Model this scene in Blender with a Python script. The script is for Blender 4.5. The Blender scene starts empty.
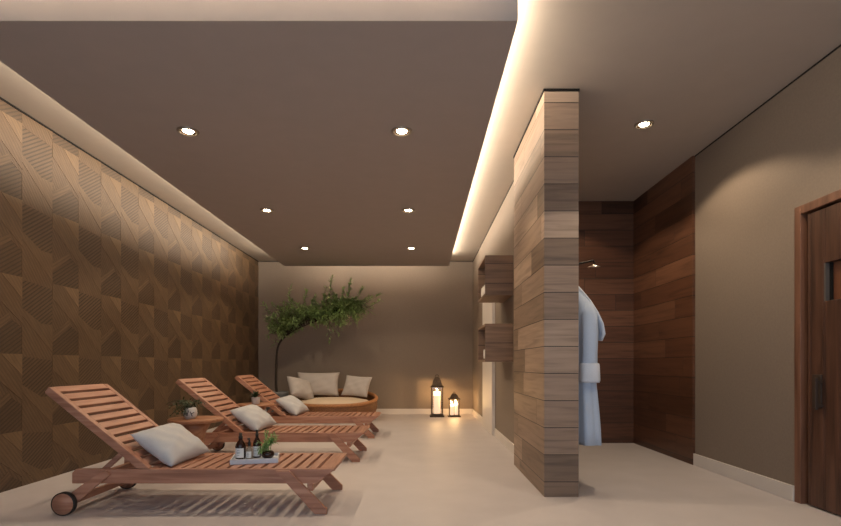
import bpy, bmesh, math, random
from mathutils import Vector, Matrix, Euler
R = random.Random(7)
sc = bpy.context.scene
COL = sc.collection
PI = math.pi
F = 520.0            # focal length in photograph pixels (841 wide)
CX, HY = 421.0, 364.5

def at(x, y, D):
    """pixel + distance -> world point (camera stands at 0,0,1 looking along +Y)"""
    return Vector(((x - CX) / F * D, D, 1 - (y - HY) / F * D))

# ------------------------------------------------------------------ materials
def nt(name):
    m = bpy.data.materials.new(name); m.use_nodes = True
    t = m.node_tree; b = t.nodes['Principled BSDF']
    return m, t, b
def N(t, typ, **kw):
    n = t.nodes.new(typ)
    for k, v in kw.items(): setattr(n, k, v)
    return n
def L(t, a, b): t.links.new(a, b)
def ramp(t, cols):
    r = N(t, 'ShaderNodeValToRGB')
    e = r.color_ramp.elements
    while len(e) < len(cols): e.new(0.5)
    for i, (p, c) in enumerate(cols):
        e[i].position = p; e[i].color = (*c, 1)
    return r
def mathn(t, op, a=None, b=None):
    n = N(t, 'ShaderNodeMath', operation=op)
    for i, v in enumerate((a, b)):
        if v is None: continue
        if hasattr(v, 'links'): L(t, v, n.inputs[i])
        else: n.inputs[i].default_value = v
    return n.outputs[0]
def bump(t, b, h, strength=.2, dist=.01):
    n = N(t, 'ShaderNodeBump'); n.inputs['Strength'].default_value = strength; n.inputs['Distance'].default_value = dist
    L(t, h, n.inputs['Height']); L(t, n.outputs[0], b.inputs['Normal'])

def plain(name, col, rough=.5, metal=0, nscale=0, namt=.12, bmp=0, coord='Object'):
    m, t, b = nt(name)
    b.inputs['Roughness'].default_value = rough; b.inputs['Metallic'].default_value = metal
    if nscale:
        tc = N(t, 'ShaderNodeTexCoord'); no = N(t, 'ShaderNodeTexNoise')
        no.inputs['Scale'].default_value = nscale; no.inputs['Detail'].default_value = 4
        L(t, tc.outputs[coord], no.inputs['Vector'])
        r = ramp(t, [(.3, tuple(c * (1 - namt) for c in col)), (.7, tuple(min(1, c * (1 + namt)) for c in col))])
        L(t, no.outputs['Fac'], r.inputs['Fac']); L(t, r.outputs['Color'], b.inputs['Base Color'])
        if bmp: bump(t, b, no.outputs['Fac'], bmp)
    else:
        b.inputs['Base Color'].default_value = (*col, 1)
    return m

def wood(name, c0, c1, c2, stretch=(2, 30, 30), rough=.45, bmp=.08):
    """streaked timber; grain runs along the axis with the small stretch"""
    m, t, b = nt(name)
    tc = N(t, 'ShaderNodeTexCoord'); mp = N(t, 'ShaderNodeMapping'); mp.inputs['Scale'].default_value = stretch
    L(t, tc.outputs['Object'], mp.inputs['Vector'])
    oi = N(t, 'ShaderNodeObjectInfo')
    sh = N(t, 'ShaderNodeVectorMath', operation='ADD'); L(t, mp.outputs[0], sh.inputs[0])
    cmb = N(t, 'ShaderNodeCombineXYZ'); rr = mathn(t, 'MULTIPLY', oi.outputs['Random'], 37.0)
    L(t, rr, cmb.inputs[0]); L(t, rr, cmb.inputs[1]); L(t, cmb.outputs[0], sh.inputs[1])
    no = N(t, 'ShaderNodeTexNoise'); no.inputs['Scale'].default_value = 1; no.inputs['Detail'].default_value = 5; no.inputs['Distortion'].default_value = .6
    L(t, sh.outputs[0], no.inputs['Vector'])
    r = ramp(t, [(.3, c0), (.5, c1), (.72, c2)])
    L(t, no.outputs['Fac'], r.inputs['Fac']); L(t, r.outputs['Color'], b.inputs['Base Color'])
    b.inputs['Roughness'].default_value = rough
    bump(t, b, no.outputs['Fac'], bmp, .005)
    return m

def planks(name, tones, row=.2045, z0=.111, length=1.15, rough=.5, along='XY', seam=(.02, .012, .008), grain=1.0):
    """horizontal timber boards: a tone per board, streaky grain, fine dark seams"""
    m, t, b = nt(name)
    g = N(t, 'ShaderNodeNewGeometry'); s = N(t, 'ShaderNodeSeparateXYZ'); L(t, g.outputs['Position'], s.inputs[0])
    u = mathn(t, 'ADD', s.outputs[0], s.outputs[1]) if along == 'XY' else s.outputs[1]
    ug = mathn(t, 'ADD', s.outputs[0], s.outputs[1])
    zr = mathn(t, 'DIVIDE', mathn(t, 'SUBTRACT', s.outputs[2], z0), row)
    k = mathn(t, 'FLOOR', zr); fz = mathn(t, 'FRACT', zr)
    wn = N(t, 'ShaderNodeTexWhiteNoise', noise_dimensions='1D'); L(t, k, wn.inputs['W'])
    uu = mathn(t, 'ADD', mathn(t, 'DIVIDE', u, length), mathn(t, 'MULTIPLY', wn.outputs['Value'], 5.0))
    j = mathn(t, 'FLOOR', uu); fu = mathn(t, 'FRACT', uu)
    wn2 = N(t, 'ShaderNodeTexWhiteNoise', noise_dimensions='2D')
    c = N(t, 'ShaderNodeCombineXYZ'); L(t, k, c.inputs[0]); L(t, j, c.inputs[1]); L(t, c.outputs[0], wn2.inputs['Vector'])
    r = ramp(t, tones); L(t, wn2.outputs['Value'], r.inputs['Fac'])
    gc = N(t, 'ShaderNodeCombineXYZ'); L(t, mathn(t, 'MULTIPLY', ug, 1.6), gc.inputs[0]); L(t, mathn(t, 'MULTIPLY', s.outputs[2], 26.0), gc.inputs[1])
    L(t, mathn(t, 'MULTIPLY', wn2.outputs['Value'], 50.0), gc.inputs[2])
    no = N(t, 'ShaderNodeTexNoise'); no.inputs['Scale'].default_value = 1; no.inputs['Detail'].default_value = 5; no.inputs['Distortion'].default_value = .8
    L(t, gc.outputs[0], no.inputs['Vector'])
    gr = ramp(t, [(.25, (1 - .42 * grain,) * 3), (.5, (1, 1, 1)), (.8, (1 + .25 * grain,) * 3)]); L(t, no.outputs['Fac'], gr.inputs['Fac'])
    mul = N(t, 'ShaderNodeMix', data_type='RGBA', blend_type='MULTIPLY'); mul.inputs['Factor'].default_value = 1
    L(t, r.outputs['Color'], mul.inputs['A']); L(t, gr.outputs['Color'], mul.inputs['B'])
    e = .018
    sm = mathn(t, 'MAXIMUM', mathn(t, 'LESS_THAN', fz, e * 1.6), mathn(t, 'LESS_THAN', fu, .0035))
    mx = N(t, 'ShaderNodeMix', data_type='RGBA'); L(t, sm, mx.inputs['Factor'])
    L(t, mul.outputs['Result'], mx.inputs['A']); mx.inputs['B'].default_value = (*seam, 1)
    L(t, mx.outputs['Result'], b.inputs['Base Color']); b.inputs['Roughness'].default_value = rough
    h = mathn(t, 'SUBTRACT', mathn(t, 'MULTIPLY', no.outputs['Fac'], .15), sm)
    bump(t, b, h, .4, .004)
    return m

def emit(name, col, s):
    m, t, b = nt(name)
    b.inputs['Base Color'].default_value = (*col, 1)
    b.inputs['Emission Color'].default_value = (*col, 1); b.inputs['Emission Strength'].default_value = s
    return m

M = {}
M['floor'] = plain('floor_resin', (.60, .56, .57), .5, 0, 3.0, .04)
M['ceiling'] = plain('ceiling_paint', (.50, .44, .385), .8, 0, 6, .02)
M['tray'] = plain('tray_paint', (.42, .375, .35), .85, 0, 6, .02)
M['wall'] = plain('taupe_paint', (.235, .188, .152), .75, 0, 60, .05, .03)
M['base'] = plain('white_skirting', (.70, .66, .63), .5, 0, 5, .02)
M['black'] = plain('shadow_gap', (.006, .004, .003), 1)
M['pillar'] = planks('partition_boards', [(0, (.19, .130, .092)), (.35, (.28, .196, .142)), (.7, (.35, .25, .183)), (1, (.43, .32, .24))], length=1.17, along='Y')
M['shower'] = planks('shower_boards', [(0, (.072, .029, .014)), (.5, (.120, .050, .026)), (1, (.180, .082, .045))], row=.2045, z0=.05, length=1.35, rough=.4)
M['shelf'] = planks('shelf_boards', [(0, (.19, .115, .075)), (1, (.26, .165, .11))], row=.226, z0=.111, length=40, rough=.5)
M['doorwood'] = wood('door_walnut', (.042, .018, .011), (.080, .035, .021), (.12, .056, .035), (22, 22, 1.6))
M['doorframe'] = wood('door_frame_wood', (.125, .056, .033), (.185, .086, .052), (.24, .115, .072), (22, 22, 1.6))
T0, T1, T2 = (.28, .121, .075), (.40, .190, .122), (.50, .275, .19)
M['teak_x'] = wood('teak_lengthways', T0, T1, T2, (2, 30, 30))
M['teak_y'] = wood('teak_crossways', T0, T1, T2, (30, 2, 30))
M['table'] = wood('table_wood', (.26, .105, .05), (.36, .16, .08), (.45, .215, .12), (6, 25, 25))
M['rubber'] = plain('black_rubber', (.015, .012, .011), .6)
M['linen'] = plain('grey_linen', (.50, .46, .44), .9, 0, 220, .06, .05)
M['linen_cool'] = plain('pale_linen', (.53, .54, .57), .8, 0, 220, .05, .05)
M['cream'] = plain('cream_cloth', (.74, .60, .45), .9, 0, 150, .06, .05)
M['towel'] = plain('white_towel', (.82, .78, .73), .95, 0, 300, .08, .3)
M['robe'] = plain('robe_terry', (.50, .60, .76), .95, 0, 240, .06, .25)
M['robe_trim'] = plain('robe_trim_terry', (.70, .76, .86), .95, 0, 240, .06, .25)
M['amber'] = plain('amber_glass', (.030, .010, .006), .12)
M['capblack'] = plain('black_cap', (.012, .011, .011), .35)
M['label'] = plain('paper_label', (.78, .78, .78), .7, 0, 90, .04)
M['ink'] = plain('label_ink', (.10, .10, .11), .7)
M['traywhite'] = plain('tray_stone', (.62, .66, .74), .4, 0, 9, .04)
M['clear'] = plain('pale_bottle', (.30, .24, .19), .15)
M['leaf'] = plain('leaf_green', (.23, .335, .115), .55, 0, 9, .4, 0)
M['leaf_tray'] = plain('leaf_bright', (.22, .38, .12), .5, 0, 40, .35, 0)
M['leaf_dark'] = plain('leaf_dark', (.035, .06, .022), .5, 0, 40, .4, 0)
M['bark'] = plain('dark_bark', (.030, .020, .014), .85, 0, 30, .3, .3)
M['potwhite'] = plain('white_pot', (.66, .63, .61), .45)
M['potgrey'] = plain('slate_planter', (.16, .17, .18), .5, 0, 12, .2)
M['soil'] = plain('soil', (.03, .02, .013), .95, 0, 60, .4, .4)
M['lantern'] = plain('bronze_lantern', (.075, .052, .036), .45, .6, 30, .3)
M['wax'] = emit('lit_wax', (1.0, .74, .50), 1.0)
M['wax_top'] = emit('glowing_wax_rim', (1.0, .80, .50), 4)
M['flame'] = emit('flame', (1.0, .78, .42), 60)
M['chrome'] = plain('chrome', (.75, .70, .66), .18, 1)
M['darkmetal'] = plain('dark_metal', (.028, .024, .022), .35, .8)
M['handle'] = plain('dark_handle', (.045, .028, .02), .5)
M['ring'] = plain('downlight_trim', (.42, .36, .30), .35, .7)
M['bulb'] = emit('bulb', (1.0, .84, .56), 60)
M['led'] = emit('led_strip', (1.0, .78, .52), 6)
M['pane'] = plain('amber_pane', (.18, .075, .04), .12)
M['reveal'] = plain('slot_reveal', (.10, .09, .085), .5)

def glass_mat():
    """thin clear pane: lets light straight through, mirrors a little"""
    m, t, b = nt('lantern_glass'); out = t.nodes['Material Output']
    tr_ = N(t, 'ShaderNodeBsdfTransparent'); tr_.inputs[0].default_value = (.95, .94, .92, 1)
    gl = N(t, 'ShaderNodeBsdfGlossy'); gl.inputs['Roughness'].default_value = .03
    mx = N(t, 'ShaderNodeMixShader'); mx.inputs[0].default_value = .06
    L(t, tr_.outputs[0], mx.inputs[1]); L(t, gl.outputs[0], mx.inputs[2]); L(t, mx.outputs[0], out.inputs['Surface'])
    return m
M['glass'] = glass_mat()
def wicker_mat():
    m, t, b = nt('wicker')
    tc = N(t, 'ShaderNodeTexCoord')
    bk = N(t, 'ShaderNodeTexBrick'); bk.inputs['Scale'].default_value = 1.0
    bk.inputs['Color1'].default_value = (.42, .19, .075, 1); bk.inputs['Color2'].default_value = (.30, .125, .05, 1); bk.inputs['Mortar'].default_value = (.05, .022, .01, 1)
    bk.inputs['Brick Width'].default_value = .055; bk.inputs['Row Height'].default_value = .026; bk.inputs['Mortar Size'].default_value = .005
    L(t, tc.outputs['UV'], bk.inputs['Vector'])
    L(t, bk.outputs['Color'], b.inputs['Base Color']); b.inputs['Roughness'].default_value = .6
    bump(t, b, bk.outputs['Fac'], -.6, .006)
    return m
M['wicker'] = wicker_mat()
M['rimwicker'] = plain('wicker_rim', (.46, .21, .085), .6, 0, 60, .35, .3)
def carved_mat():
    """timber relief panel: every facet carries its own tone (colour attribute) and its own fluting (UV)"""
    m, t, b = nt('carved_timber')
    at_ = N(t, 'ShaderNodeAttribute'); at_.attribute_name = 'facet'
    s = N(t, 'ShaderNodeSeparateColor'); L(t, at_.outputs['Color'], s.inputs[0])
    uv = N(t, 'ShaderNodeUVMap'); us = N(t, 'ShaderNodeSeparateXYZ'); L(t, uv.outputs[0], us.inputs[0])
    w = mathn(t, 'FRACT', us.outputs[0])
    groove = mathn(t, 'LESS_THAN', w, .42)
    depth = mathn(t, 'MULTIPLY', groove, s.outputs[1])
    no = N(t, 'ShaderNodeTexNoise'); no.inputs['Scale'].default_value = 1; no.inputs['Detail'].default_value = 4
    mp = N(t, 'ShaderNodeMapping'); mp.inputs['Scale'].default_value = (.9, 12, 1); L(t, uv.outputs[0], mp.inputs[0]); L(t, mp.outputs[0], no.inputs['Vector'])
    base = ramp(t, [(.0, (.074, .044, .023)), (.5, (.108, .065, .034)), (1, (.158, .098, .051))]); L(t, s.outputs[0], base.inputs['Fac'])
    g2 = ramp(t, [(.3, (.86,) * 3), (.7, (1.1,) * 3)]); L(t, no.outputs['Fac'], g2.inputs['Fac'])
    mul = N(t, 'ShaderNodeMix', data_type='RGBA', blend_type='MULTIPLY'); mul.inputs['Factor'].default_value = 1
    L(t, base.outputs['Color'], mul.inputs['A']); L(t, g2.outputs['Color'], mul.inputs['B'])
    mx = N(t, 'ShaderNodeMix', data_type='RGBA'); L(t, depth, mx.inputs['Factor']); L(t, mul.outputs['Result'], mx.inputs['A']); mx.inputs['B'].default_value = (.035, .02, .011, 1)  # flutes also coloured dark, painting in the shade inside the grooves
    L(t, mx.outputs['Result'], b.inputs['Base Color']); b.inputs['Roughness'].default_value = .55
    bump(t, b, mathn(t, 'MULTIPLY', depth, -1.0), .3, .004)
    return m
M['carved'] = carved_mat()

# ------------------------------------------------------------------ mesh helpers
class MB:
    def __init__(s): s.v = []; s.f = []; s.sm = []
    def add(s, vs, fs, smooth=False, mat=None):
        o = len(s.v)
        s.v += [tuple(mat @ Vector(p)) if mat else tuple(p) for p in vs]
        s.f += [tuple(i + o for i in f) for f in fs]; s.sm += [smooth] * len(fs)
        return s
    def box(s, a, b, mat=None):
        x0, y0, z0 = a; x1, y1, z1 = b
        vs = [(x0, y0, z0), (x1, y0, z0), (x1, y1, z0), (x0, y1, z0), (x0, y0, z1), (x1, y0, z1), (x1, y1, z1), (x0, y1, z1)]
        return s.add(vs, [(0, 3, 2, 1), (4, 5, 6, 7), (0, 1, 5, 4), (1, 2, 6, 5), (2, 3, 7, 6), (3, 0, 4, 7)], mat=mat)
    def prism(s, poly, y0, y1, mat=None):
        """polygon in (x,z) extruded along y"""
        n = len(poly)
        vs = [(x, y0, z) for x, z in poly] + [(x, y1, z) for x, z in poly]
        fs = [tuple(range(n)), tuple(range(2 * n - 1, n - 1, -1))] + [(i + n, (i + 1) % n + n, (i + 1) % n, i) for i in range(n)]
        return s.add(vs, fs, mat=mat)
    def lathe(s, prof, seg=24, mat=None, cap=True, smooth=True):
        """profile of (r,z) turned about z"""
        vs = []; fs = []
        for r, z in prof:
            vs += [(r * math.cos(2 * PI * k / seg), r * math.sin(2 * PI * k / seg), z) for k in range(seg)]
        for i in range(len(prof) - 1):
            for k in range(seg):
                a = i * seg + k; b_ = i * seg + (k + 1) % seg
                fs.append((a, b_, b_ + seg, a + seg))
        if cap:
            if prof[0][0] > 1e-6: fs.append(tuple(range(seg - 1, -1, -1)))
            if prof[-1][0] > 1e-6: fs.append(tuple((len(prof) - 1) * seg + k for k in range(seg)))
        return s.add(vs, fs, smooth, mat)
    def tube(s, pts, rad, seg=10, mat=None, cap=True):
        pts = [Vector(p) for p in pts]; n = len(pts)
        rs = rad if isinstance(rad, (list, tuple)) else [rad] * n
        vs = []; fs = []; up = Vector((.13, .21, 1)).normalized()
        for i, p in enumerate(pts):
            d = (pts[min(i + 1, n - 1)] - pts[max(i - 1, 0)]).normalized()
            a = d.cross(up); a = a.normalized() if a.length > 1e-4 else d.orthogonal().normalized()
            b_ = d.cross(a)
            vs += [tuple(p + (a * math.cos(2 * PI * k / seg) + b_ * math.sin(2 * PI * k / seg)) * rs[i]) for k in range(seg)]
        for i in range(n - 1):
            for k in range(seg):
                q, w = i * seg + k, i * seg + (k + 1) % seg
                fs.append((q, w, w + seg, q + seg))
        if cap: fs += [tuple(range(seg - 1, -1, -1)), tuple((n - 1) * seg + k for k in range(seg))]
        return s.add(vs, fs, True, mat)
    def build(s, name, m, parent=None, bevel=0, sub=0, loc=None):
        me = bpy.data.meshes.new(name); me.from_pydata(s.v, [], s.f)
        bm = bmesh.new(); bm.from_mesh(me); bmesh.ops.recalc_face_normals(bm, faces=bm.faces); bm.to_mesh(me); bm.free()
        for p, q in zip(me.polygons, s.sm): p.use_smooth = q
        me.materials.append(M[m] if isinstance(m, str) else m)
        o = bpy.data.objects.new(name, me); COL.objects.link(o)
        if parent: o.parent = parent
        if loc is not None: o.location = loc
        if bevel:
            bv = o.modifiers.new('soft edge', 'BEVEL'); bv.width = bevel; bv.segments = 2; bv.limit_method = 'ANGLE'
        if sub:
            sb = o.modifiers.new('smooth', 'SUBSURF'); sb.levels = sub; sb.render_levels = sub
        return o
def tag(o, label, cat, group=None):
    o['label'] = label; o['category'] = cat
    if group: o['group'] = group
    return o
def thing(name, label, cat, loc, rz=0, group=None):
    o = bpy.data.objects.new(name, None); COL.objects.link(o); o.empty_display_size = .1
    o.location = loc; o.rotation_euler = (0, 0, rz)
    return tag(o, label, cat, group)
def struct(o): o['kind'] = 'structure'; return o
def copy_tree(o, parent=None):
    c = o.copy(); COL.objects.link(c)
    if parent: c.parent = parent
    for ch in list(o.children): copy_tree(ch, c)
    return c
def strip(o):
    for k in ('label', 'category', 'group'):
        if k in o: del o[k]

# ------------------------------------------------------------------ room
XL, XR, XS, YB, YS, H, YF = -3.30, 2.73, 1.045, 10.48, 6.62, 3.08, -1.6
struct(MB().box((XL - .15, YF, -.1), (XR + .6, YB + .15, 0)).build('floor', 'floor'))
struct(MB().box((XL - .15, YF, H), (XR + .6, YB + .15, H + .1)).build('ceiling', 'ceiling'))
struct(MB().box((XL - .15, YB, 0), (XS + .3, YB + .15, H)).build('wall_back', 'wall'))
# dropped ceiling raft
TL, TR, TF, TB, TZ = -2.565, .522, 2.80, 9.77, 2.85
raft = struct(MB().box((TL, TF, TZ), (TR, TB, TZ + .12)).build('ceiling_raft', 'tray'))
struct(MB().box((XS, 5.2, 0), (1.15, YB, H)).build('wall_partition', 'wall'))
struct(MB().box((.93, 3.925, 0), (1.19, 5.2, H - .02)).build('wall_partition_end', 'pillar'))
struct(MB().box((1.15, YS, 0), (XR + .1, YS + .15, H)).build('wall_shower', 'shower'))
struct(MB().box((XR - .025, 5.18, 0), (XR + .08, YS, H)).build('wall_shower_side', 'shower'))
DY0, DY1, DZ = 2.80, 3.79, 2.14                       # right door opening incl. frame
w = MB(); w.box((XR, YF, 0), (XR + .15, DY0, H)); w.box((XR, DY1, 0), (XR + .15, YS, H)); w.box((XR, DY0, DZ), (XR + .15, DY1, H))
struct(w.build('wall_right', 'wall'))
# skirting
struct(MB().box((XL + .03, YB - .018, 0), (XS, YB, .108)).build('baseboard_back', 'base', bevel=.004))
b = MB(); b.box((XS - .018, 8.50, 0), (XS, YB - .018, .108)); b.box((XS - .018, 5.2, 0), (XS, 7.29, .108))
struct(b.build('baseboard_partition', 'base', bevel=.004))
struct(MB().box((XR - .02, DY1, 0), (XR, 5.18, .115)).build('baseboard_right', 'base', bevel=.004))
# black strips stand in for shade in the gap where walls meet the ceiling
g = MB()
g.box((XL, YF, H - .013), (XL + .034, YB, H)); g.box((XL + .034, YB - .004, H - .012), (XS, YB, H))
g.box((XS - .004, 5.2, H - .018), (XS, YB, H)); g.box((XR - .004, YF, H - .012), (XR, 5.18, H))
g.box((.924, 3.919, H - .02), (1.196, 5.2, H))
struct(g.build('shadow_gap_strip', 'black'))

# carved timber wall on the left
def carved_wall():
    colw, ph = .3515, .631
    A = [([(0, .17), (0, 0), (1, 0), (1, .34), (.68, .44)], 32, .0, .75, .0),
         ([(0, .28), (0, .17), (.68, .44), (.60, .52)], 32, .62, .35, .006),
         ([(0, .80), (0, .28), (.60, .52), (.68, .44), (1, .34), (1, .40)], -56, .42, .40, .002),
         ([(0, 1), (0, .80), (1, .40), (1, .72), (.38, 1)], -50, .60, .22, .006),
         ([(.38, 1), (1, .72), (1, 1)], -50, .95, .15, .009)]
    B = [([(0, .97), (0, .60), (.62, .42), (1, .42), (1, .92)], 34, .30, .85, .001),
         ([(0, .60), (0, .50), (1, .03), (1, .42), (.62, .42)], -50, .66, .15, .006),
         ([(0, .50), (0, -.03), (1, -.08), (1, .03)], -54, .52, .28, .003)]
    me = bpy.data.meshes.new('wall_left'); vs = []; fs = []; uvs = []; cols = []
    X = XL + .03
    def clip(poly, z0, z1):
        for lim, sg in ((z0, 1), (z1, -1)):
            out = []
            for i in range(len(poly)):
                p, q = poly[i], poly[(i + 1) % len(poly)]
                ip, iq = (p[1] - lim) * sg >= 0, (q[1] - lim) * sg >= 0
                if ip: out.append(p)
                if ip != iq:
                    k = (lim - p[1]) / (q[1] - p[1]); out.append((p[0] + (q[0] - p[0]) * k, lim))
            poly = out
            if not poly: return []
        return poly
    y_start = 4.270 - colw * 17
    zb = 1 + (364.5 - 287) / 108 - ph * 3              # bottoms of the dark facets
    ncol = int((YB - y_start) / colw) + 1
    for c in range(ncol):
        kind = A if c % 2 == 0 else B
        y0 = y_start + c * colw + colw * 0
        for r in range(-1, 6):
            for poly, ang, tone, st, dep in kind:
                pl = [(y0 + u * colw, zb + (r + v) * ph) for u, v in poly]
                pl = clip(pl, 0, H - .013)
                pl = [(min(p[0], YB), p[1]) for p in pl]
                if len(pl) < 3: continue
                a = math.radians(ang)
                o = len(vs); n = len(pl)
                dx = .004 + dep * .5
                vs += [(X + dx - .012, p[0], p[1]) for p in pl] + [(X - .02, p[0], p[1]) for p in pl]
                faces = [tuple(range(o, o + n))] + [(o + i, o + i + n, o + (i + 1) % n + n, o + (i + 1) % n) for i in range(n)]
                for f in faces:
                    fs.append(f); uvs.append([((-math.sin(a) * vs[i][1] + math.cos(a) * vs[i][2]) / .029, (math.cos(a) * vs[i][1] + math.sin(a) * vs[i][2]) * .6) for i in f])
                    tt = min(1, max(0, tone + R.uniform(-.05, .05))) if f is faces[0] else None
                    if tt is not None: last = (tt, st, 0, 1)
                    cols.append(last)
    o = len(vs)                                        # backing
    vs += [(X - .02, YF, 0), (X - .02, YB, 0), (X - .02, YB, H), (X - .02, YF, H)] + [(XL - .1, YF, 0), (XL - .1, YB, 0), (XL - .1, YB, H), (XL - .1, YF, H)]
    for f in ((0, 3, 2, 1), (4, 5, 6, 7), (0, 1, 5, 4), (1, 2, 6, 5), (2, 3, 7, 6), (3, 0, 4, 7)):
        fs.append(tuple(o + i for i in f)); uvs.append([(0, 0)] * 4); cols.append((.2, 0, 0, 1))
    me.from_pydata(vs, [], fs)
    me.uv_layers.new(name='UVMap'); me.color_attributes.new('facet', 'FLOAT_COLOR', 'CORNER')
    ul = me.uv_layers['UVMap']; ca = me.color_attributes['facet']
    for p in me.polygons:
        for k, li in enumerate(p.loop_indices):
            ul.data[li].uv = uvs[p.index][k]; ca.data[li].color = cols[p.index]
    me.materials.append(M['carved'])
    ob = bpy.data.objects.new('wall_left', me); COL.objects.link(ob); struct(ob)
    # faces must look into the room
    bm = bmesh.new(); bm.from_mesh(me)
    for f in bm.faces:
        if abs(f.normal.x) > .9 and f.normal.x < 0 and f.calc_center_median().x > XL: f.normal_flip()
    bm.to_mesh(me); bm.free()
carved_wall()

# LED strips lying on the raft, shining up into the cove
def led_run(x0, y0, x1, y1, tilt, power, col=(1.0, .85, .66)):
    ln = math.hypot(x1 - x0, y1 - y0); horizontal = abs(x1 - x0) > abs(y1 - y0); zt = TZ + .12
    MB().box((min(x0, x1) - .006, min(y0, y1) - .006, zt), (max(x0, x1) + .006, max(y0, y1) + .006, zt + .045)).build('led_strip', 'led', raft)
    l = bpy.data.lights.new('cove_glow', 'AREA'); l.shape = 'RECTANGLE'; l.color = col; l.energy = power * ln
    l.size = .04 if not horizontal else ln; l.size_y = ln if not horizontal else .04
    o = bpy.data.objects.new('cove_glow', l); COL.objects.link(o); o.parent = raft
    o.location = ((x0 + x1) / 2, (y0 + y1) / 2, zt + .05)
    o.rotation_euler = (PI + (tilt if horizontal else 0), (0 if horizontal else tilt), 0)
P_R, P_L, P_B, P_F = 10.5, 14, 10, 26
led_run(TR - .06, TF + .05, TR - .06, TB - .05, math.radians(48), P_R)
led_run(TL + .06, TF + .05, TL + .06, TB - .05, math.radians(-60), P_L)
led_run(TL + .15, TB - .05, TR - .15, TB - .05, math.radians(-38), P_B)
led_run(TL + .15, TF + .05, TR - .15, TF + .05, math.radians(38), P_F)

# downlights
def downlight(x, y, z, label, group, power, cone=132):
    t = thing('downlight', label, 'ceiling light', (x, y, z), 0, group)
    rg = MB(); prof = [(.060, -.001), (.060, -.012), (.072, -.014), (.082, -.008), (.083, -.001)]
    rg.lathe(prof, 28, cap=False); rg.build('trim_ring', 'ring', t)
    rc = MB(); rc.lathe([(.060, -.010), (.045, -.004)], 28, cap=False); rc.build('reflector', 'chrome', t)
    bl = MB(); bl.lathe([(0, -.012), (.022, -.0105), (.036, -.007), (.040, -.003)], 20, cap=False); bl.build('bulb', 'bulb', t)
    l = bpy.data.lights.new('beam', 'SPOT'); l.energy = power; l.color = (1.0, .77, .52)
    l.spot_size = math.radians(cone); l.spot_blend = .2; l.shadow_soft_size = .035
    o = bpy.data.objects.new('beam', l); COL.objects.link(o); o.parent = t; o.location = (0, 0, -.03)
PW, PW2 = 50, 58
rows = [('nearest', 4.12), ('middle', 6.23), ('back', 8.26)]
LBL = {(0, 0): 'round downlight in the dropped ceiling, front row, on the carved wall side',
       (0, 1): 'round downlight in the dropped ceiling, front row, on the glowing cove side',
       (1, 0): 'round downlight in the dropped ceiling, middle row, on the carved wall side',
       (1, 1): 'round downlight in the dropped ceiling, middle row, on the glowing cove side',
       (2, 0): 'round downlight in the dropped ceiling, back row above the tree, carved wall side',
       (2, 1): 'round downlight in the dropped ceiling, back row, on the lantern side'}
for i, (_, yy) in enumerate(rows):
    for j, xx in enumerate((-1.845, -.152)):
        downlight(xx, yy, TZ, LBL[(i, j)], 'downlights in the dropped ceiling', PW)
downlight(1.93, 4.50, H, 'round downlight in the ceiling between wood partition and brown side wall', 'downlights over the shower passage', PW2)
downlight(1.62, 5.90, H, 'round downlight above the shower behind the wood-clad partition end', 'downlights over the shower passage', 30)
downlight(1.93, 2.40, H, 'round downlight in the ceiling above the sauna door', 'downlights over the shower passage', PW2)

# ------------------------------------------------------------------ doors
dr = struct(bpy.data.objects.new('door_1', None)); COL.objects.link(dr); dr.location = (XR, (DY0 + DY1) / 2, 0)
def dl(m): return Matrix.Translation(-Vector((XR, (DY0 + DY1) / 2, 0)))
q = dl(0)
f = MB(); f.box((XR - .010, DY1 - .062, 0), (XR + .10, DY1, DZ), q); f.box((XR - .010, DY0, 0), (XR + .10, DY0 + .062, DZ), q); f.box((XR - .010, DY0 + .062, DZ - .062), (XR + .10, DY1 - .062, DZ), q)
f.build('door_frame', 'doorframe', dr, bevel=.004)
lf = MB(); y1, y0, zt = DY1 - .106, DY0 + .106, DZ - .078
xa, xb = XR + .008, XR + .064
sy1, sy0, sz0, sz1 = 3.535, 3.05, 1.43, 1.69
def boards(ya, yb, za, zb_):
    k = ya
    while k < yb - 1e-4:
        e = min(k + .118, yb); lf.box((xa, k + .0015, za), (xb, e - .0015, zb_), q); k = e
boards(sy1, y1, .012, zt); boards(y0, sy0, .012, zt); boards(sy0, sy1, sz1, zt); boards(sy0, sy1, .012, sz0)
lf.build('leaf', 'doorwood', dr, bevel=.002)
MB().box((xb - .004, DY0 + .062, 0), (xb + .01, DY1 - .062, DZ - .062), q).build('backing', 'black', dr)
MB().box((xb - .014, sy0, sz0), (xb - .008, sy1, sz1), q).build('glass_pane', 'pane', dr)
rv = MB(); rv.box((xa + .002, sy1 - .012, sz0), (xb - .014, sy1, sz1), q); rv.box((xa + .002, sy0, sz0), (xb - .014, sy0 + .012, sz1), q)

rv.build('slot_lining', 'reveal', dr)
MB().box((xb - .026, sy1 - .032, sz0), (xb - .014, sy1 - .012, sz1), q).build('gasket', 'black', dr)
hd = MB(); hd.box((xa - .012, 3.545, .70), (xa, 3.625, .93), q); hd.box((xa - .055, 3.535, .69), (xa - .035, 3.555, .91), q)
hd.box((xa - .04, 3.537, .71), (xa, 3.553, .73), q); hd.box((xa - .04, 3.537, .87), (xa, 3.553, .89), q)
hd.build('pull_handle', 'handle', dr, bevel=.003)

d2 = struct(MB().box((XS - .045, 7.33, 0), (XS, 8.46, 2.10)).build('door_2', 'base', bevel=.004))

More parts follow.
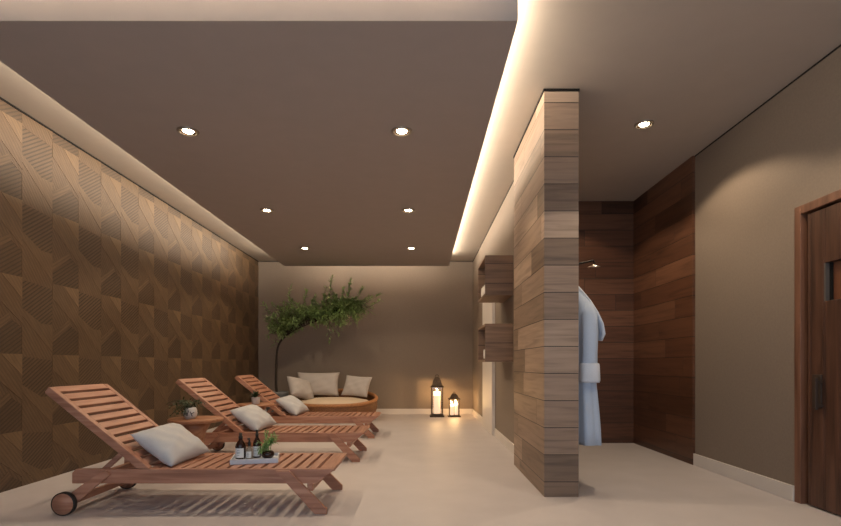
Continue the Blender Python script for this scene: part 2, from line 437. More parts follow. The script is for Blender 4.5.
# ------------------------------------------------------------------ sun loungers
def make_lounger():
    t = thing('sun_lounger', '', 'sun lounger', (0, 0, 0))
    X0 = 1.5
    # long rails
    for s in (-1, 1):
        ya, yb = (-.325, -.288) if s < 0 else (.288, .325)
        MB().prism([(-2.345 + X0, .20), (-.705 + X0, .20), (-.592 + X0, .283), (-.587 + X0, .297), (-2.320 + X0, .297), (-2.345 + X0, .272)], ya, yb).build('side_rail', 'teak_x', t, bevel=.003)
    # seat slats (one slatted deck)
    m = MB(); x = -1.845
    n = 15; pitch = .0772
    for k in range(n):
        m.box((x + X0, -.288, .277), (x + .054 + X0, .288, .298)); x += pitch
    m.box((x + X0, -.288, .277), (-.587 + X0, .288, .298))
    for yy in (-.27, .27): m.box((-1.845 + X0, yy - .016, .235), (-.66 + X0, yy + .016, .277))
    m.build('slatted_seat', 'teak_y', t, bevel=.0025)
    # front legs, near ones outside the rails
    for s in (-1, 1):
        ya, yb = (-.352, -.326) if s < 0 else (.326, .352)
        MB().prism([(-.973 + X0, .290), (-.882 + X0, .290), (-.628 + X0, .035), (-.628 + X0, 0), (-.708 + X0, 0)], ya, yb).build('front_leg', 'teak_x', t, bevel=.003)
    m = MB(); m.box((-.765 + X0, -.325, .150), (-.725 + X0, .325, .205), None); m.build('cross_bar', 'teak_y', t, bevel=.003)
    # wheel legs
    dv = Vector((.257, 0, .215)).normalized(); nv = Vector((-dv.z, 0, dv.x))
    for s in (-1, 1):
        ya, yb = (-.350, -.326) if s < 0 else (.326, .350)
        a = Vector((-2.365, 0, .075)); bb = a + dv * .36
        pl = [a - nv * .040 - dv * .03, bb - nv * .040 - dv * .02, bb + nv * .02, bb + nv * .040 - dv * .03, a + nv * .040 - dv * .03]
        MB().prism([(p.x + X0, min(p.z, .288)) for p in pl], ya, yb).build('wheel_leg', 'teak_x', t, bevel=.003)
        wy = -.372 if s < 0 else .372
        mt = Matrix.Translation((a.x + X0, wy, .0775)) @ Matrix.Rotation(PI / 2, 4, 'X')
        wh = MB(); wh.lathe([(.070, -.017), (.070, .017)], 32, mt); wo = wh.build('wheel', 'teak_x', t)
        ty = MB(); ty.lathe([(.070, -.016), (.0775, -.016), (.0775, .016), (.070, .016)], 32, mt, cap=False); ty.build('tyre', 'rubber', wo)
    ax = MB(); ax.box((-2.385 + X0, -.326, .055), (-2.345 + X0, .326, .098)); ax.build('axle_beam', 'teak_y', t, bevel=.003)
    # backrest
    u = Vector((-.775, 0, .632)); nn = Vector((.632, 0, .775))
    P = Vector((-1.825 + X0, 0, .300)); mt = Matrix(((u.x, 0, nn.x, P.x), (0, 1, 0, 0), (u.z, 0, nn.z, P.z), (0, 0, 0, 1)))
    for s in (-1, 1):
        ya, yb = (-.324, -.274) if s < 0 else (.274, .324)
        MB().prism([(.064, -.052), (.862, -.052), (.872, -.044), (.872, -.006), (.866, 0), (.012, 0), (.003, -.004)], ya, yb, mt).build('backrest_rail', 'teak_x', t, bevel=.004)
    m = MB(); k = .872
    while k > .09:
        m.box((k - .054, -.274, -.024), (k, .274, -.002), mt); k -= .0777
    m.build('slatted_backrest', 'teak_y', t, bevel=.0025)
    # prop under the backrest
    for s in (-1, 1):
        yy = .258 * s
        a = P + u * .225 - nn * .045; c = Vector((-2.205 + X0, 0, .245))
        d = (c - a).normalized(); e = Vector((-d.z, 0, d.x)) * .017
        MB().prism([((a + e).x, (a + e).z), ((a - e).x, (a - e).z), ((c - e).x, (c - e).z), ((c + e).x, (c + e).z)], yy - .011, yy + .011).build('prop', 'teak_x', t, bevel=.002)
    m = MB(); m.box((-2.215 + X0, -.288, .215), (-2.165 + X0, .288, .262)); m.build('prop_bar', 'teak_y', t, bevel=.003)
    return t
proto = make_lounger()
LY = (3.818, 5.68, 7.38)
LAB = ('teak slatted sun lounger holding the tray of bottles, closest of the three',
       'teak slatted sun lounger between the two round side tables',
       'teak slatted sun lounger in front of the wicker daybed')
for i, yy in enumerate(LY):
    o = proto if i == 0 else copy_tree(proto)
    o.location = (-1.5, yy, 0); tag(o, LAB[i], 'sun lounger', 'teak sun loungers in a row')

# ------------------------------------------------------------------ cushions
def cushion_mb(w, h, th, seed=0, n=26, wrinkle=.0045, pinch=.07):
    r = random.Random(seed); ph = [r.uniform(0, 6.28) for _ in range(6)]
    m = MB(); vs = []; fs = []
    def pt(i, j, s):
        u, v = 2 * i / n - 1, 2 * j / n - 1
        e = max(0, (1 - u ** 4)) * max(0, (1 - v ** 4))
        z = th / 2 * (e ** .55) * (1 - .12 * (u * u + v * v))
        x = w / 2 * u * (1 - pinch * (1 - v * v)); y = h / 2 * v * (1 - pinch * (1 - u * u))
        wr = wrinkle * e * (math.sin(7 * u + 5 * v + ph[0]) + math.sin(11 * v - 6 * u + ph[1]) + .6 * math.sin(17 * u * v + ph[2]))
        # creases running in from the corners
        cr = -.012 * wrinkle / .0045 * e ** .5 * math.exp(-((abs(u) - abs(v)) / .10) ** 2) * max(0, abs(u * v) - .25)
        return (x, y, s * (z + (wr + cr) * (1 if s > 0 else .4)))
    for s in (1, -1):
        o = len(vs)
        vs += [pt(i, j, s) for i in range(n + 1) for j in range(n + 1)]
        for i in range(n):
            for j in range(n):
                a = o + i * (n + 1) + j
                q_ = (a, a + n + 1, a + n + 2, a + 1)
                fs.append(q_ if s > 0 else q_[::-1])
    return m.add(vs, fs, True)
def cushion(name, label, group, w, h, th, loc, rot, mat, seed):
    mb = cushion_mb(w, h, th, seed)
    o = mb.build(name, mat)
    bm = bmesh.new(); bm.from_mesh(o.data); bmesh.ops.remove_doubles(bm, verts=bm.verts, dist=1e-4); bmesh.ops.recalc_face_normals(bm, faces=bm.faces); bm.to_mesh(o.data); bm.free()
    o.location = loc; o.rotation_euler = rot
    return tag(o, label, 'cushion', group)
for i, yy in enumerate(LY):
    cushion('throw_pillow', ('white square pillow leaning on the backrest of the lounger with the bottle tray',
                             'white square pillow on the lounger between the two side tables',
                             'white square pillow on the lounger in front of the daybed')[i], 'pillows on the sun loungers',
            .375, .48, .16, (-1.815, yy - .02, .425), Euler((math.radians(4), math.radians(35), math.radians(-7))), 'linen_cool', 3 + i)

# ------------------------------------------------------------------ tray with bottles
TX, TY, TZ0 = -1.205, 3.79, .2985
TA = math.radians(13)
tr = thing('serving_tray', 'pale stone tray carrying bottles on the closest lounger', 'tray', (TX, TY, TZ0), TA)
m = MB(); m.box((-.163, -.125, 0), (.163, .125, .014)); m.build('tray_base', 'traywhite', tr, bevel=.002)
m = MB(); m.box((-.163, -.125, .014), (.163, -.115, .034)); m.box((-.163, .115, .014), (.163, .125, .034)); m.box((-.163, -.115, .014), (-.153, .115, .034)); m.box((.153, -.115, .014), (.163, .115, .034))
m.build('tray_rim', 'traywhite', tr, bevel=.002)
def bottle(x, y, r, hb, hs, ht, label, cat, mat='amber', pump=False, lab=True):
    t = thing('bottle', label, cat, (x, y, TZ0 + .0145), 0, 'bottles on the tray')
    MB().lathe([(0, 0), (r * .92, 0), (r, .004), (r, hb), (r * .9, hb + hs * .35), (r * .55, hb + hs * .8), (r * .36, hb + hs), (r * .36, hb + hs + .010)], 24).build('glass_body', mat, t)
    z = hb + hs + .008
    c = MB(); c.lathe([(r * .42, z), (r * .42, z + ht * .42), (r * .30, z + ht * .5), (r * .30, z + ht), (0, z + ht)], 16)
    if pump: c.box((-.006, -.028, z + ht - .008), (.006, .004, z + ht + .002))
    c.build('cap', 'capblack', t)
    if lab:
        lb = MB(); seg = 14; a0, a1 = math.radians(-160), math.radians(-35)
        vs = [((r + .0008) * math.cos(a0 + (a1 - a0) * k / seg), (r + .0008) * math.sin(a0 + (a1 - a0) * k / seg), zz) for zz in (hb * .12, hb * .88) for k in range(seg + 1)]
        lb.add(vs, [(k, k + 1, k + seg + 2, k + seg + 1) for k in range(seg)], True)
        lo = lb.build('paper_label', 'label', t)
        tx = MB()
        for zz, aa, ab in ((.70, -112, -82), (.56, -118, -76), (.46, -114, -80), (.30, -110, -84)):
            vs = [((r + .0014) * math.cos(math.radians(aa + (ab - aa) * k / 5)), (r + .0014) * math.sin(math.radians(aa + (ab - aa) * k / 5)), hb * zz + dz) for dz in (0, .0022) for k in range(6)]
            tx.add(vs, [(k, k + 1, k + 7, k + 6) for k in range(5)])
        tx.build('print', 'ink', lo)
    return t
bottle(-1.318, 3.80, .037, .090, .046, .042, 'dark amber bottle with white label and black cap at the pillow end of the tray', 'bottle')
bottle(-1.254, 3.80, .0225, .062, .024, .056, 'smallest bottle on the tray, pale with a slim black pump', 'bottle', 'clear', True, True)
bottle(-1.214, 3.85, .029, .096, .052, .048, 'tall brown bottle beside the bowl of greenery on the tray', 'bottle')

def leaf(mb, p, d, ln, wd, droop=.3):
    """a folded pointed leaf starting at p along d"""
    d = d.normalized(); s = d.cross(Vector((0, 0, 1)))
    s = s.normalized() if s.length > .05 else Vector((1, 0, 0))
    up = s.cross(d)
    p1 = p + d * ln * .45 - Vector((0, 0, droop * ln * .12)); p2 = p + d * ln - Vector((0, 0, droop * ln * .5))
    mb.add([p, p1 + s * wd / 2 + up * wd * .12, p2, p1 - s * wd / 2 + up * wd * .12, p1], [(0, 4, 1), (1, 4, 2), (2, 4, 3), (3, 4, 0)])

pl = thing('potted_plant', 'feathery green sprigs in a round dark glass bowl on the tray', 'plant', (-1.125, 3.82, TZ0 + .0145))
MB().lathe([(0, 0), (.026, 0), (.042, .012), (.047, .028), (.043, .044), (.030, .054), (.027, .054), (.038, .042), (.040, .028)], 26, cap=False).build('bowl', 'amber', pl)
MB().lathe([(.036, .041), (0, .044)], 18, cap=False).build('soil', 'soil', pl)
m = MB(); r = random.Random(5)
for k in range(26):
    a = r.uniform(0, 2 * PI); tip = Vector((math.cos(a) * r.uniform(.01, .05) + .012, math.sin(a) * .04, r.uniform(.09, .20)))
    if k < 9: tip = Vector((r.uniform(-.07, -.02), r.uniform(-.05, .01), r.uniform(.045, .12)))
    elif k < 15: tip = Vector((r.uniform(.03, .065), r.uniform(-.03, .03), r.uniform(.13, .175)))
    p0 = Vector((r.uniform(-.015, .015), r.uniform(-.015, .015), .042))
    pts = [p0.lerp(tip, q_) + Vector((0, 0, .03 * math.sin(q_ * PI))) for q_ in (0, .25, .5, .75, 1)]
    m.tube(pts, .0012, 4)
    for q_ in range(14):
        w_ = .25 + .75 * q_ / 13; i0 = min(3, int(w_ * 4)); pp = pts[i0].lerp(pts[i0 + 1], w_ * 4 - i0)
        dd = (pts[i0 + 1] - pts[i0]).normalized() + Vector((r.uniform(-1, 1), r.uniform(-1, 1), r.uniform(-.6, .8))) * .9
        leaf(m, pp, dd, r.uniform(.022, .038), .010)
m.build('sprigs', 'leaf_tray', pl)

# ------------------------------------------------------------------ side tables with pots
def make_table():
    t = thing('side_table', '', 'table', (0, 0, 0))
    MB().lathe([(0, .476), (.215, .476), (.233, .482), (.238, .496), (.236, .506), (.228, .51), (0, .51)], 48).build('round_top', 'table', t)
    MB().lathe([(.155, .02), (.15, .025), (.085, .19), (.07, .28), (.085, .38), (.14, .476)], 32).build('pedestal', 'table', t)
    MB().lathe([(0, 0), (.175, 0), (.175, .016), (.165, .022), (0, .022)], 32).build('foot', 'table', t)
    return t
t1 = make_table(); t1.location = (-2.06, 4.76, 0); tag(t1, 'round wooden pedestal table holding the black-patterned pot', 'table', 'round side tables between loungers')
t2 = copy_tree(t1); t2.location = (-2.07, 6.50, 0); tag(t2, 'round wooden pedestal table holding the plain white pot', 'table', 'round side tables between loungers')

p1 = thing('potted_plant', 'trailing dark plant in a white pot with black pattern on side table', 'plant', (-2.085, 4.70, .51))
MB().lathe([(0, 0), (.036, 0), (.052, .02), (.060, .05), (.056, .082), (.046, .102), (.042, .102), (.048, .085)], 26, cap=False).build('pot', 'potwhite', p1)
MB().lathe([(.046, .092), (0, .094)], 18, cap=False).build('soil', 'soil', p1)
m = MB(); r = random.Random(9)                                      # black brush marks on the glaze
for a0, z0, a1, z1 in ((-130, .02, -112, .085), (-112, .085, -92, .03), (-92, .03, -80, .08), (-68, .07, -50, .025), (-118, .05, -84, .052), (-60, .05, -35, .06)):
    pts = []
    for k in range(7):
        a = math.radians(a0 + (a1 - a0) * k / 6); z = z0 + (z1 - z0) * k / 6
        rr = .053 + .0075 * math.sin(min(1, max(0, z / .1)) * PI)
        pts.append((rr * math.cos(a), rr * math.sin(a), z))
    m.tube(pts, .0042, 6)
m.build('pattern', 'ink', p1)
m = MB()
for k in range(34):
    a = r.uniform(PI * .55, PI * 1.55) if k < 22 else r.uniform(0, 2 * PI)
    ln = r.uniform(.08, .20); tip = Vector((math.cos(a) * ln, math.sin(a) * ln * .8, .10 + r.uniform(-.085, .06)))
    p0 = Vector((0, 0, .093)); mid = p0.lerp(tip, .5) + Vector((0, 0, .045))
    pts = [p0, p0.lerp(mid, .6) + Vector((0, 0, .01)), mid, mid.lerp(tip, .6) + Vector((0, 0, .006)), tip]
    m.tube(pts, .0015, 4)
    for q_ in range(8):
        pp = pts[1 + q_ % 4].lerp(pts[min(4, 2 + q_ % 4)], r.random())
        leaf(m, pp, Vector((r.uniform(-1, 1), r.uniform(-1, 1), r.uniform(-.5, .6))), r.uniform(.028, .05), .016)
m.build('foliage', 'leaf_dark', p1)

p2 = thing('potted_plant', 'small spiky succulent in a plain white pot on side table', 'plant', (-2.04, 6.42, .51))
MB().lathe([(0, 0), (.036, 0), (.046, .006), (.052, .075), (.052, .088), (.046, .088), (.044, .078)], 26, cap=False).build('pot', 'potwhite', p2)
MB().lathe([(.045, .080), (0, .082)], 18, cap=False).build('soil', 'soil', p2)
m = MB()
for k in range(46):
    a = r.uniform(0, 2 * PI); e = r.uniform(.1, 1.3)
    leaf(m, Vector((0, 0, .082)), Vector((math.cos(a) * math.cos(e), math.sin(a) * math.cos(e), math.sin(e))), r.uniform(.09, .13), .024, .2)
m.build('rosette', 'leaf_dark', p2)

# ------------------------------------------------------------------ wicker daybed
DX, DYc = -1.575, 9.42
db = thing('daybed', 'round wicker daybed with cream mattress against the back wall', 'daybed', (DX, DYc, 0))
def oval(a, rx, ry): return (rx * math.cos(a), ry * math.sin(a))
def shell():
    """woven body: low at the front, rising to arms and back"""
    seg, rows_ = 72, 10
    vs = []; fs = []; uv = []
    def rimz(a):                                                    # a = -90deg is the front
        k = (1 + math.sin(a)) / 2
        return .30 + .20 * (k ** 1.3)
    for i in range(rows_ + 1):
        v = i / rows_
        for k in range(seg):
            a = 2 * PI * k / seg
            bul = 1 + .06 * math.sin(v * PI * .9)
            x, y = oval(a, (.70 + .06 * v) * bul, (.62 + .05 * v) * bul)
            vs.append((x, y, .03 + (rimz(a) - .03) * v))
    for i in range(rows_):
        for k in range(seg):
            fs.append((i * seg + k, i * seg + (k + 1) % seg, (i + 1) * seg + (k + 1) % seg, (i + 1) * seg + k))
            uv.append([(kk / seg * 4.6, ii / rows_ * .5) for kk, ii in ((k, i), (k + 1, i), (k + 1, i + 1), (k, i + 1))])
    m = MB().add(vs, fs, True); o = m.build('woven_body', 'wicker', db)
    ul = o.data.uv_layers.new(name='UVMap')
    for p in o.data.polygons:
        for kk, li in enumerate(p.loop_indices): ul.data[li].uv = uv[p.index][kk] if len(uv[p.index]) > kk else (0, 0)
    sd = o.modifiers.new('thickness', 'SOLIDIFY'); sd.thickness = .03; sd.offset = -1
    rim = MB(); pts = []
    for k in range(seg + 1):
        a = 2 * PI * k / seg; x, y = oval(a, .765, .675); pts.append((x, y, rimz(a)))
    rim.tube(pts, .032, 10, cap=False); rim.build('rim', 'rimwicker', db)
shell()
ms = MB(); prof = [(0, .16), (.60, .16), (.66, .19), (.685, .25), (.67, .31), (.60, .355), (.40, .39), (.20, .402), (0, .405)]
ms.lathe(prof, 56, Matrix.Diagonal((1, .87, 1, 1))); ms.build('mattress', 'cream', db)
cm = dict()
cushion('back_cushion', 'wide grey cushion in the middle of the wicker daybed', 'cushions on the daybed', .80, .46, .20, (-1.93, 9.73, .635), Euler((math.radians(72), 0, math.radians(2))), 'linen', 21)
cushion('back_cushion', 'grey cushion leaning askew at the lantern end of the wicker daybed', 'cushions on the daybed', .52, .42, .17, (-1.19, 9.62, .600), Euler((math.radians(62), math.radians(4), math.radians(-16))), 'linen', 22)
cushion('back_cushion', 'cream cushion propped on the tree end of the wicker daybed', 'cushions on the daybed', .50, .42, .22, (-2.14, 9.25, .575), Euler((math.radians(52), math.radians(14), math.radians(48))), 'linen', 23)

# ------------------------------------------------------------------ tree
TD = 9.85
tb = at(277, 0, TD); tree_base = Vector((tb.x, TD, 0))
tree = thing('potted_tree', 'slender leaning tree with airy green foliage beside the daybed', 'tree', tree_base)
def tp(x, y, dy=0): return at(x, y, TD) + Vector((0, dy, 0)) - tree_base
MB().lathe([(0, 0), (.15, 0), (.17, .02), (.215, .45), (.215, .49), (.19, .49), (.185, .43)], 32, cap=False).build('planter', 'potgrey', tree)
MB().lathe([(.19, .45), (0, .46)], 20, cap=False).build('soil', 'soil', tree)
def smooth(pts, n=6):
    out = []
    for i in range(len(pts) - 1):
        p0, p1_, p2_, p3 = pts[max(i - 1, 0)], pts[i], pts[i + 1], pts[min(i + 2, len(pts) - 1)]
        for k in range(n):
            s = k / n
            out.append(.5 * ((2 * p1_) + (p2_ - p0) * s + (2 * p0 - 5 * p1_ + 4 * p2_ - p3) * s * s + (3 * p1_ - p0 - 3 * p2_ + p3) * s ** 3))
    return out + [pts[-1]]
r = random.Random(31)
trunk_pts = smooth([Vector((0, 0, .44)), tp(276, 384), tp(276.5, 362), tp(278, 347), tp(283.5, 338), tp(294, 331, -.05), tp(308, 325, -.1), tp(322, 320, -.12), tp(338, 314, -.1), tp(354, 307, -.06)])
tn = len(trunk_pts)
tk = MB(); tk.tube(trunk_pts, [.027 - .021 * i / (tn - 1) for i in range(tn)], 8)
fo = MB()
def spray(pts, nl, ll=(.065, .115), wd=.030, spread=.9, tail=.15, up=.15):
    for k in range(nl):
        w_ = tail + (1 - tail) * (k + r.random()) / nl
        f_ = w_ * (len(pts) - 1); i0 = min(len(pts) - 2, int(f_)); pp = pts[i0].lerp(pts[i0 + 1], f_ - i0)
        d0 = (pts[i0 + 1] - pts[i0]).normalized()
        side = Vector((r.uniform(-1, 1), r.uniform(-1, 1), r.uniform(-.7, .7) + up)) * spread
        leaf(fo, pp, d0 * .5 + side, r.uniform(*ll), wd * r.uniform(.7, 1.2), r.uniform(0, .7))
# twigs: (start pixel, end pixel, how many), the two crowns plus loose sprigs
def clump(x, y, rx, ry, n, leaves, src):
    for _ in range(n):
        a = r.uniform(0, 2 * PI); q_ = r.random() ** .6
        ex, ey = x + rx * q_ * math.cos(a), y + ry * q_ * math.sin(a)
        dy = r.uniform(-.38, .36)
        e = tp(ex, ey, dy)
        s = min(trunk_pts[int(tn * .45):], key=lambda p: (p - e).length + r.uniform(0, .25))
        if (s - e).length > .75: s = e + (s - e).normalized() * .75
        mid = s.lerp(e, .5) + Vector((0, 0, .06))
        pts = [s, s.lerp(mid, .5) + Vector((0, 0, .02)), mid, mid.lerp(e, .5) + Vector((0, 0, .01)), e]
        tk.tube(pts, [.005, .004, .003, .0022, .0012], 4)
        spray(pts, leaves)
clump(284, 319, 17, 17, 60, 24, 0)
clump(279, 330, 11, 11, 24, 20, 0)
clump(286, 307, 15, 8, 18, 20, 0)
clump(304, 309, 14, 8, 14, 18, 0)
clump(306, 318, 16, 12, 30, 24, 0)
clump(329, 309, 23, 16, 70, 26, 0)
clump(346, 308, 20, 12, 54, 26, 0)
clump(360, 310, 14, 11, 24, 20, 0)
clump(335, 321, 26, 7, 24, 22, 0)
clump(330, 338, 16, 6, 4, 9, 0)
for sx, sy, ex, ey, nl in ((328, 308, 332, 277, 17), (322, 308, 327, 288, 12), (345, 304, 351, 281, 17), (352, 304, 364, 288, 14), (340, 305, 343, 288, 10), (362, 304, 380, 294, 12), (366, 308, 381, 301, 9),
                           (288, 312, 292, 289, 14), (300, 312, 309, 293, 14), (310, 312, 318, 298, 10), (280, 322, 268, 306, 14), (276, 326, 266, 322, 12), (279, 330, 268, 336, 10), (275, 338, 272, 347, 5), (358, 303, 371, 297, 10)):
    dy = r.uniform(-.25, .2)
    s, e = tp(sx, sy, dy * .4), tp(ex, ey, dy)
    pts = [s.lerp(e, k / 4) + Vector((.015 * math.sin(k * 1.3), 0, 0)) for k in range(5)]
    tk.tube(pts, [.004, .0035, .003, .002, .0012], 4)
    spray(pts, int(nl * 1.7), (.08, .13), .036, .8, .2, .3)
tk.build('trunk', 'bark', tree); fo.build('foliage', 'leaf', tree)

# ------------------------------------------------------------------ lanterns
def lantern(x, y, w_, hgt, label, roofh, frame=.016):
    t = thing('lantern', label, 'lantern', (x, y, 0), 0, 'lanterns by the back wall')
    h2 = w_ / 2
    zb, zt = hgt * .075, hgt - roofh
    m = MB(); m.box((-h2 - .025, -h2 - .025, 0), (h2 + .025, h2 + .025, zb * .5)); m.box((-h2, -h2, zb * .5), (h2, h2, zb)); m.build('base', 'lantern', t, bevel=.004)
    for sx in (-1, 1):
        for sy in (-1, 1):
            MB().box((sx * (h2 - frame / 2) - frame / 2, sy * (h2 - frame / 2) - frame / 2, zb), (sx * (h2 - frame / 2) + frame / 2, sy * (h2 - frame / 2) + frame / 2, zt)).build('post', 'lantern', t)
    m = MB(); g_ = h2 - frame / 2
    for a in range(4):
        mt = Matrix.Rotation(a * PI / 2, 4, 'Z'); m.box((-h2 + frame, -g_ - .0015, zb), (h2 - frame, -g_ + .0015, zt), mt)
    m.build('glass', 'glass', t)
    m = MB(); mt = Matrix.Rotation(PI / 4, 4, 'Z'); q2 = math.sqrt(2)
    m.lathe([((h2 + .016) * q2, zt), ((h2 + .016) * q2, zt + .012), (h2 * .92 * q2, zt + roofh * .14), (h2 * .75 * q2, zt + roofh * .34), (h2 * .62 * q2, zt + roofh * .60), (h2 * .5 * q2, zt + roofh * .63), (h2 * .42 * q2, zt + roofh * .78), (h2 * .12, zt + roofh * .82)], 4, mt, smooth=False)
    m.build('roof', 'lantern', t, bevel=.003)
    m = MB(); rr = roofh * .15
    m.tube([(rr * math.cos(k * PI / 8), 0, zt + roofh * .86 + rr * math.sin(k * PI / 8)) for k in range(17)], .006, 8, cap=False); m.build('ring_handle', 'lantern', t)
    return zb, zt
def candle(x, y, z, rad, hh, label, group=None, light=2.0):
    t = thing('candle', label, 'candle', (x, y, z), 0, group)
    MB().lathe([(0, 0), (rad, 0), (rad, hh * .82)], 20, cap=False).build('wax', 'wax', t)
    MB().lathe([(rad, hh * .82), (rad, hh), (rad * .8, hh - .008), (0, hh - .014)], 20, cap=False).build('glowing_rim', 'wax_top', t)
    MB().tube([(0, 0, hh - .014), (0, 0, hh + .01)], .002, 6).build('wick', 'capblack', t)
    MB().lathe([(0, hh + .004), (.008, hh + .014), (.010, hh + .022), (.006, hh + .036), (0, hh + .052)], 10, cap=False).build('flame', 'flame', t)
    l = bpy.data.lights.new('candle_light', 'POINT'); l.energy = light; l.color = (1.0, .58, .24); l.shadow_soft_size = .02
    o = bpy.data.objects.new('candle_light', l); COL.objects.link(o); o.parent = t; o.location = (0, 0, hh + .035)
LD = 9.98
la = at(437, 0, LD).x; lb_ = at(454.1, 0, LD).x
zb, zt = lantern(la, LD, .225, .80, 'tall bronze lantern with one thick candle, left of the smaller lantern', .235)
candle(la, LD, zb, .066, .42, 'tall thick white candle glowing in the bigger lantern', None, 22)
zb, zt = lantern(lb_, LD, .195, .47, 'small bronze lantern with two candles, beside the tall lantern', .135, .010)
candle(lb_ - .042, LD - .03, zb, .034, .20, 'slim lit candle in the small lantern, beside the tall lantern', 'candles in the small lantern', 8.0)
candle(lb_ + .042, LD + .02, zb, .034, .225, 'slim lit candle in the small lantern, on the shelf wall side', 'candles in the small lantern', 8.0)

# ------------------------------------------------------------------ wall shelves with towels
def shelf(z0, z1, label):
    t = thing('wall_shelf', label, 'shelf', (XS, 6.275, z0), 0, 'wooden box shelves on the partition wall')
    ya, yb, xa_, hh, tk_ = -.375, .375, -.316, z1 - z0, .025
    m = MB(); m.box((xa_, ya, 0), (0, ya + tk_, hh)); m.build('end_panel', 'shelf', t, bevel=.002)
    m = MB(); m.box((xa_, yb - tk_, 0), (0, yb, hh)); m.build('end_panel', 'shelf', t, bevel=.002)
    m = MB(); m.box((xa_, ya + tk_, 0), (0, yb - tk_, tk_)); m.build('bottom_board', 'shelf', t, bevel=.002)
    m = MB(); m.box((xa_, ya + tk_, hh - tk_), (0, yb - tk_, hh)); m.build('top_board', 'shelf', t, bevel=.002)
    m = MB(); m.box((-.012, ya + tk_, tk_), (0, yb - tk_, hh - tk_)); m.build('back_board', 'shelf', t)
    return t
s1 = shelf(1.789, 2.24, 'upper wooden box shelf on the wall behind the partition end')
s2 = shelf(1.032, 1.464, 'lower wooden box shelf on the wall behind the partition end')
def towel(y, z, n, label):
    m = MB(); rad = .055; pts = []
    cs = []
    for k in range(46):
        a = k * .32; rr = .012 + .043 * k / 45
        cs.append((rr * math.cos(a), rr * math.sin(a)))
    vs = []; fs = []
    for xx in (-.115, .115): vs += [(xx, p[0], p[1]) for p in cs]
    k_ = len(cs); fs = [(i, i + 1, i + 1 + k_, i + k_) for i in range(k_ - 1)]
    m.add(vs, fs, True); o = m.build('rolled_towel', 'towel'); sd = o.modifiers.new('pile', 'SOLIDIFY'); sd.thickness = .009; sd.offset = 0
    o.location = (XS - .19, y, z + .0605); return tag(o, label, 'towel', 'rolled towels in the wall shelves')
for i, yy in enumerate((6.10, 6.23, 6.36)):
    towel(yy, 1.789 + .025, i, 'white rolled towel in the upper wall shelf')
towel(6.12, 1.032 + .025, 4, 'white rolled towel in the lower wall shelf')

# ------------------------------------------------------------------ bathrobe on its hook
RY = 4.27
hk = thing('wall_hook', 'dark metal hook on the shower side of the wood-clad partition end', 'hook', (1.19, RY, 1.635))
m = MB(); m.box((0, -.03, -.035), (.010, .03, .035)); m.build('wall_plate', 'darkmetal', hk, bevel=.003)
m = MB(); m.tube([(.006, 0, 0), (.05, 0, -.006), (.075, 0, .0), (.085, 0, .022)], .008, 8); m.build('peg', 'darkmetal', hk)
rb = thing('bathrobe', 'pale blue bathrobe hanging from the hook behind the wood-clad partition end', 'bathrobe', (1.19, RY, 1.635))
def loft(rings, seg=40, folds=0, amp=0, seed=0):
    """rings: (cx, cy, z, rx, ry)"""
    rr_ = random.Random(seed); ph = rr_.uniform(0, 6)
    vs = []; fs = []
    n = len(rings)
    for i, (cx, cy, z, rx, ry) in enumerate(rings):
        f_ = i / (n - 1)
        for k in range(seg):
            a = 2 * PI * k / seg
            w_ = 1 + amp * f_ * (math.sin(folds * a + ph + f_ * .8) + .5 * math.sin((folds * 2 - 1) * a + 1.7 * ph))
            vs.append((cx + rx * w_ * math.cos(a), cy + ry * w_ * math.sin(a), z))
    for i in range(n - 1):
        for k in range(seg):
            fs.append((i * seg + k, i * seg + (k + 1) % seg, (i + 1) * seg + (k + 1) % seg, (i + 1) * seg + k))
    fs += [tuple(range(seg)), tuple((n - 1) * seg + k for k in range(seg))[::-1]]
    return MB().add(vs, fs, True)
loft([(.075, 0, -.005, .02, .03), (.085, 0, -.05, .055, .07), (.10, 0, -.12, .085, .13), (.115, 0, -.20, .105, .185), (.125, 0, -.30, .108, .205), (.118, 0, -.45, .098, .205),
      (.12, 0, -.62, .098, .205), (.125, 0, -.80, .108, .215), (.133, 0, -.98, .118, .23), (.138, 0, -1.14, .126, .24), (.140, 0, -1.265, .130, .245)], 48, 7, .055, 4).build('robe_body', 'robe', rb)
# sleeves
sl1 = loft([(.13, -.10, -.14, .045, .05), (.135, -.17, -.24, .062, .060), (.132, -.20, -.38, .064, .062), (.128, -.205, -.55, .060, .060), (.126, -.205, -.70, .062, .060), (.126, -.205, -.72, .060, .058)], 28, 4, .06, 2).build('sleeve', 'robe', rb)
loft([(.128, -.205, -.625, .070, .068), (.128, -.205, -.640, .076, .072), (.130, -.205, -.755, .080, .075), (.130, -.205, -.775, .075, .070)], 28, 3, .03, 5).build('cuff', 'robe_trim', rb)
sl2 = loft([(.12, .10, -.16, .045, .05), (.125, .18, -.26, .060, .060), (.12, .22, -.38, .060, .060), (.115, .23, -.55, .058, .058), (.11, .23, -.72, .058, .058)], 28, 4, .06, 8).build('sleeve', 'robe', rb)
loft([(.11, .23, -.640, .066, .066), (.11, .23, -.655, .072, .070), (.11, .23, -.755, .076, .073), (.11, .23, -.775, .070, .068)], 28, 3, .03, 9).build('cuff', 'robe_trim', rb)
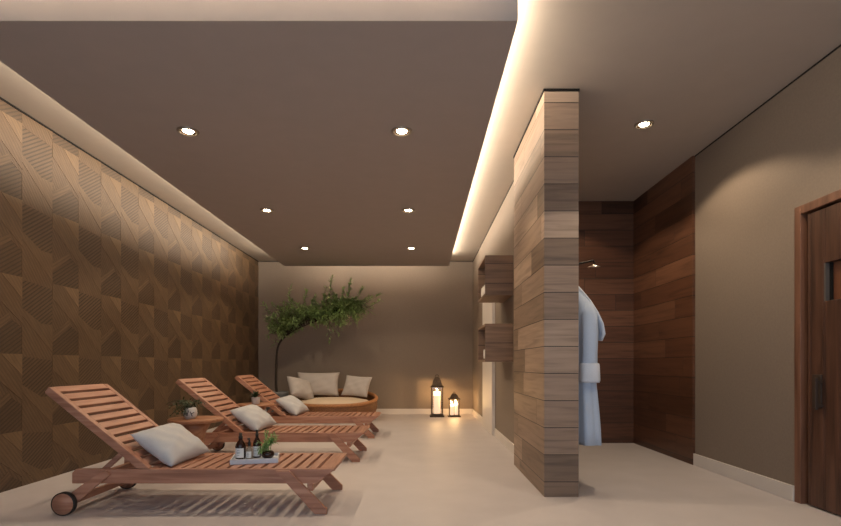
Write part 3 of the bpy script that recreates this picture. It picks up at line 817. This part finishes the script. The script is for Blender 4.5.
# shawl collar: a thick band from the hanging loop over the shoulder to the chest
def band(pts, wd, th):
    m = MB(); vs = []; fs = []; n = len(pts)
    for i, p in enumerate(pts):
        p = Vector(p); d = (Vector(pts[min(i + 1, n - 1)]) - Vector(pts[max(i - 1, 0)])).normalized()
        s = Vector((0, 1, 0)); nn_ = d.cross(s).normalized()
        for k in range(10):
            a = 2 * PI * k / 10
            vs.append(tuple(p + s * wd[i] / 2 * math.cos(a) + nn_ * th / 2 * math.sin(a)))
    for i in range(n - 1):
        for k in range(10): fs.append((i * 10 + k, i * 10 + (k + 1) % 10, (i + 1) * 10 + (k + 1) % 10, (i + 1) * 10 + k))
    fs += [tuple(range(10)), tuple((n - 1) * 10 + k for k in range(10))]
    return m.add(vs, fs, True)
band([(.08, -.01, .005), (.115, -.03, -.05), (.165, -.05, -.13), (.215, -.06, -.22), (.255, -.065, -.31), (.272, -.07, -.39), (.255, -.075, -.44)], [.06, .10, .14, .16, .16, .14, .08], .035).build('collar', 'robe_trim', rb)

# ------------------------------------------------------------------ shower head
SY = 4.85
sh = thing('shower_head', 'chrome shower head on a wall arm behind the wood-clad partition end', 'shower', (1.19, SY, 1.92))
hx = at(594, 0, SY).x - 1.19; hz = at(0, 267, SY).z - 1.92
m = MB(); m.lathe([(0, 0), (.028, 0), (.028, .01), (0, .012)], 20, Matrix.Rotation(PI / 2, 4, 'Y')); m.build('wall_flange', 'chrome', sh)
m = MB(); m.tube(smooth([Vector((.005, 0, 0)), Vector((hx * .5, 0, .01)), Vector((hx - .06, 0, hz + .048)), Vector((hx - .015, 0, hz + .06)), Vector((hx, 0, hz + .045)), Vector((hx, 0, hz + .012))], 5), .009, 10); m.build('arm', 'darkmetal', sh)
m = MB(); m.lathe([(0, .022), (.014, .022), (.02, .012), (.052, .006), (.058, 0), (.058, -.008), (.05, -.011), (0, -.011)], 28, Matrix.Translation((hx, 0, hz))); m.build('rose', 'chrome', sh)

# ------------------------------------------------------------------ daylight, camera
wd_ = bpy.data.worlds.new('daylight'); sc.world = wd_; wd_.use_nodes = True
bg = wd_.node_tree.nodes['Background']; bg.inputs['Color'].default_value = (.70, .84, 1.0, 1); bg.inputs['Strength'].default_value = 1.35

cam = bpy.data.cameras.new('camera'); cam.sensor_width = 36; cam.lens = F / 841 * 36; cam.shift_y = (HY - 263) / 841; cam.shift_x = -(CX - 420.5) / 841; cam.clip_start = .05
co = bpy.data.objects.new('camera', cam); COL.objects.link(co); co.location = (0, 0, 1); co.rotation_euler = (PI / 2, 0, 0)
sc.camera = co
sc.view_settings.view_transform = 'Standard'; sc.view_settings.look = 'None'; sc.view_settings.exposure = 0.0; sc.view_settings.gamma = 1
sc.view_settings.use_curve_mapping = False
sc.cycles.use_denoising = True
sc.cycles.max_bounces = 8; sc.cycles.diffuse_bounces = 5; sc.cycles.sample_clamp_indirect = 6
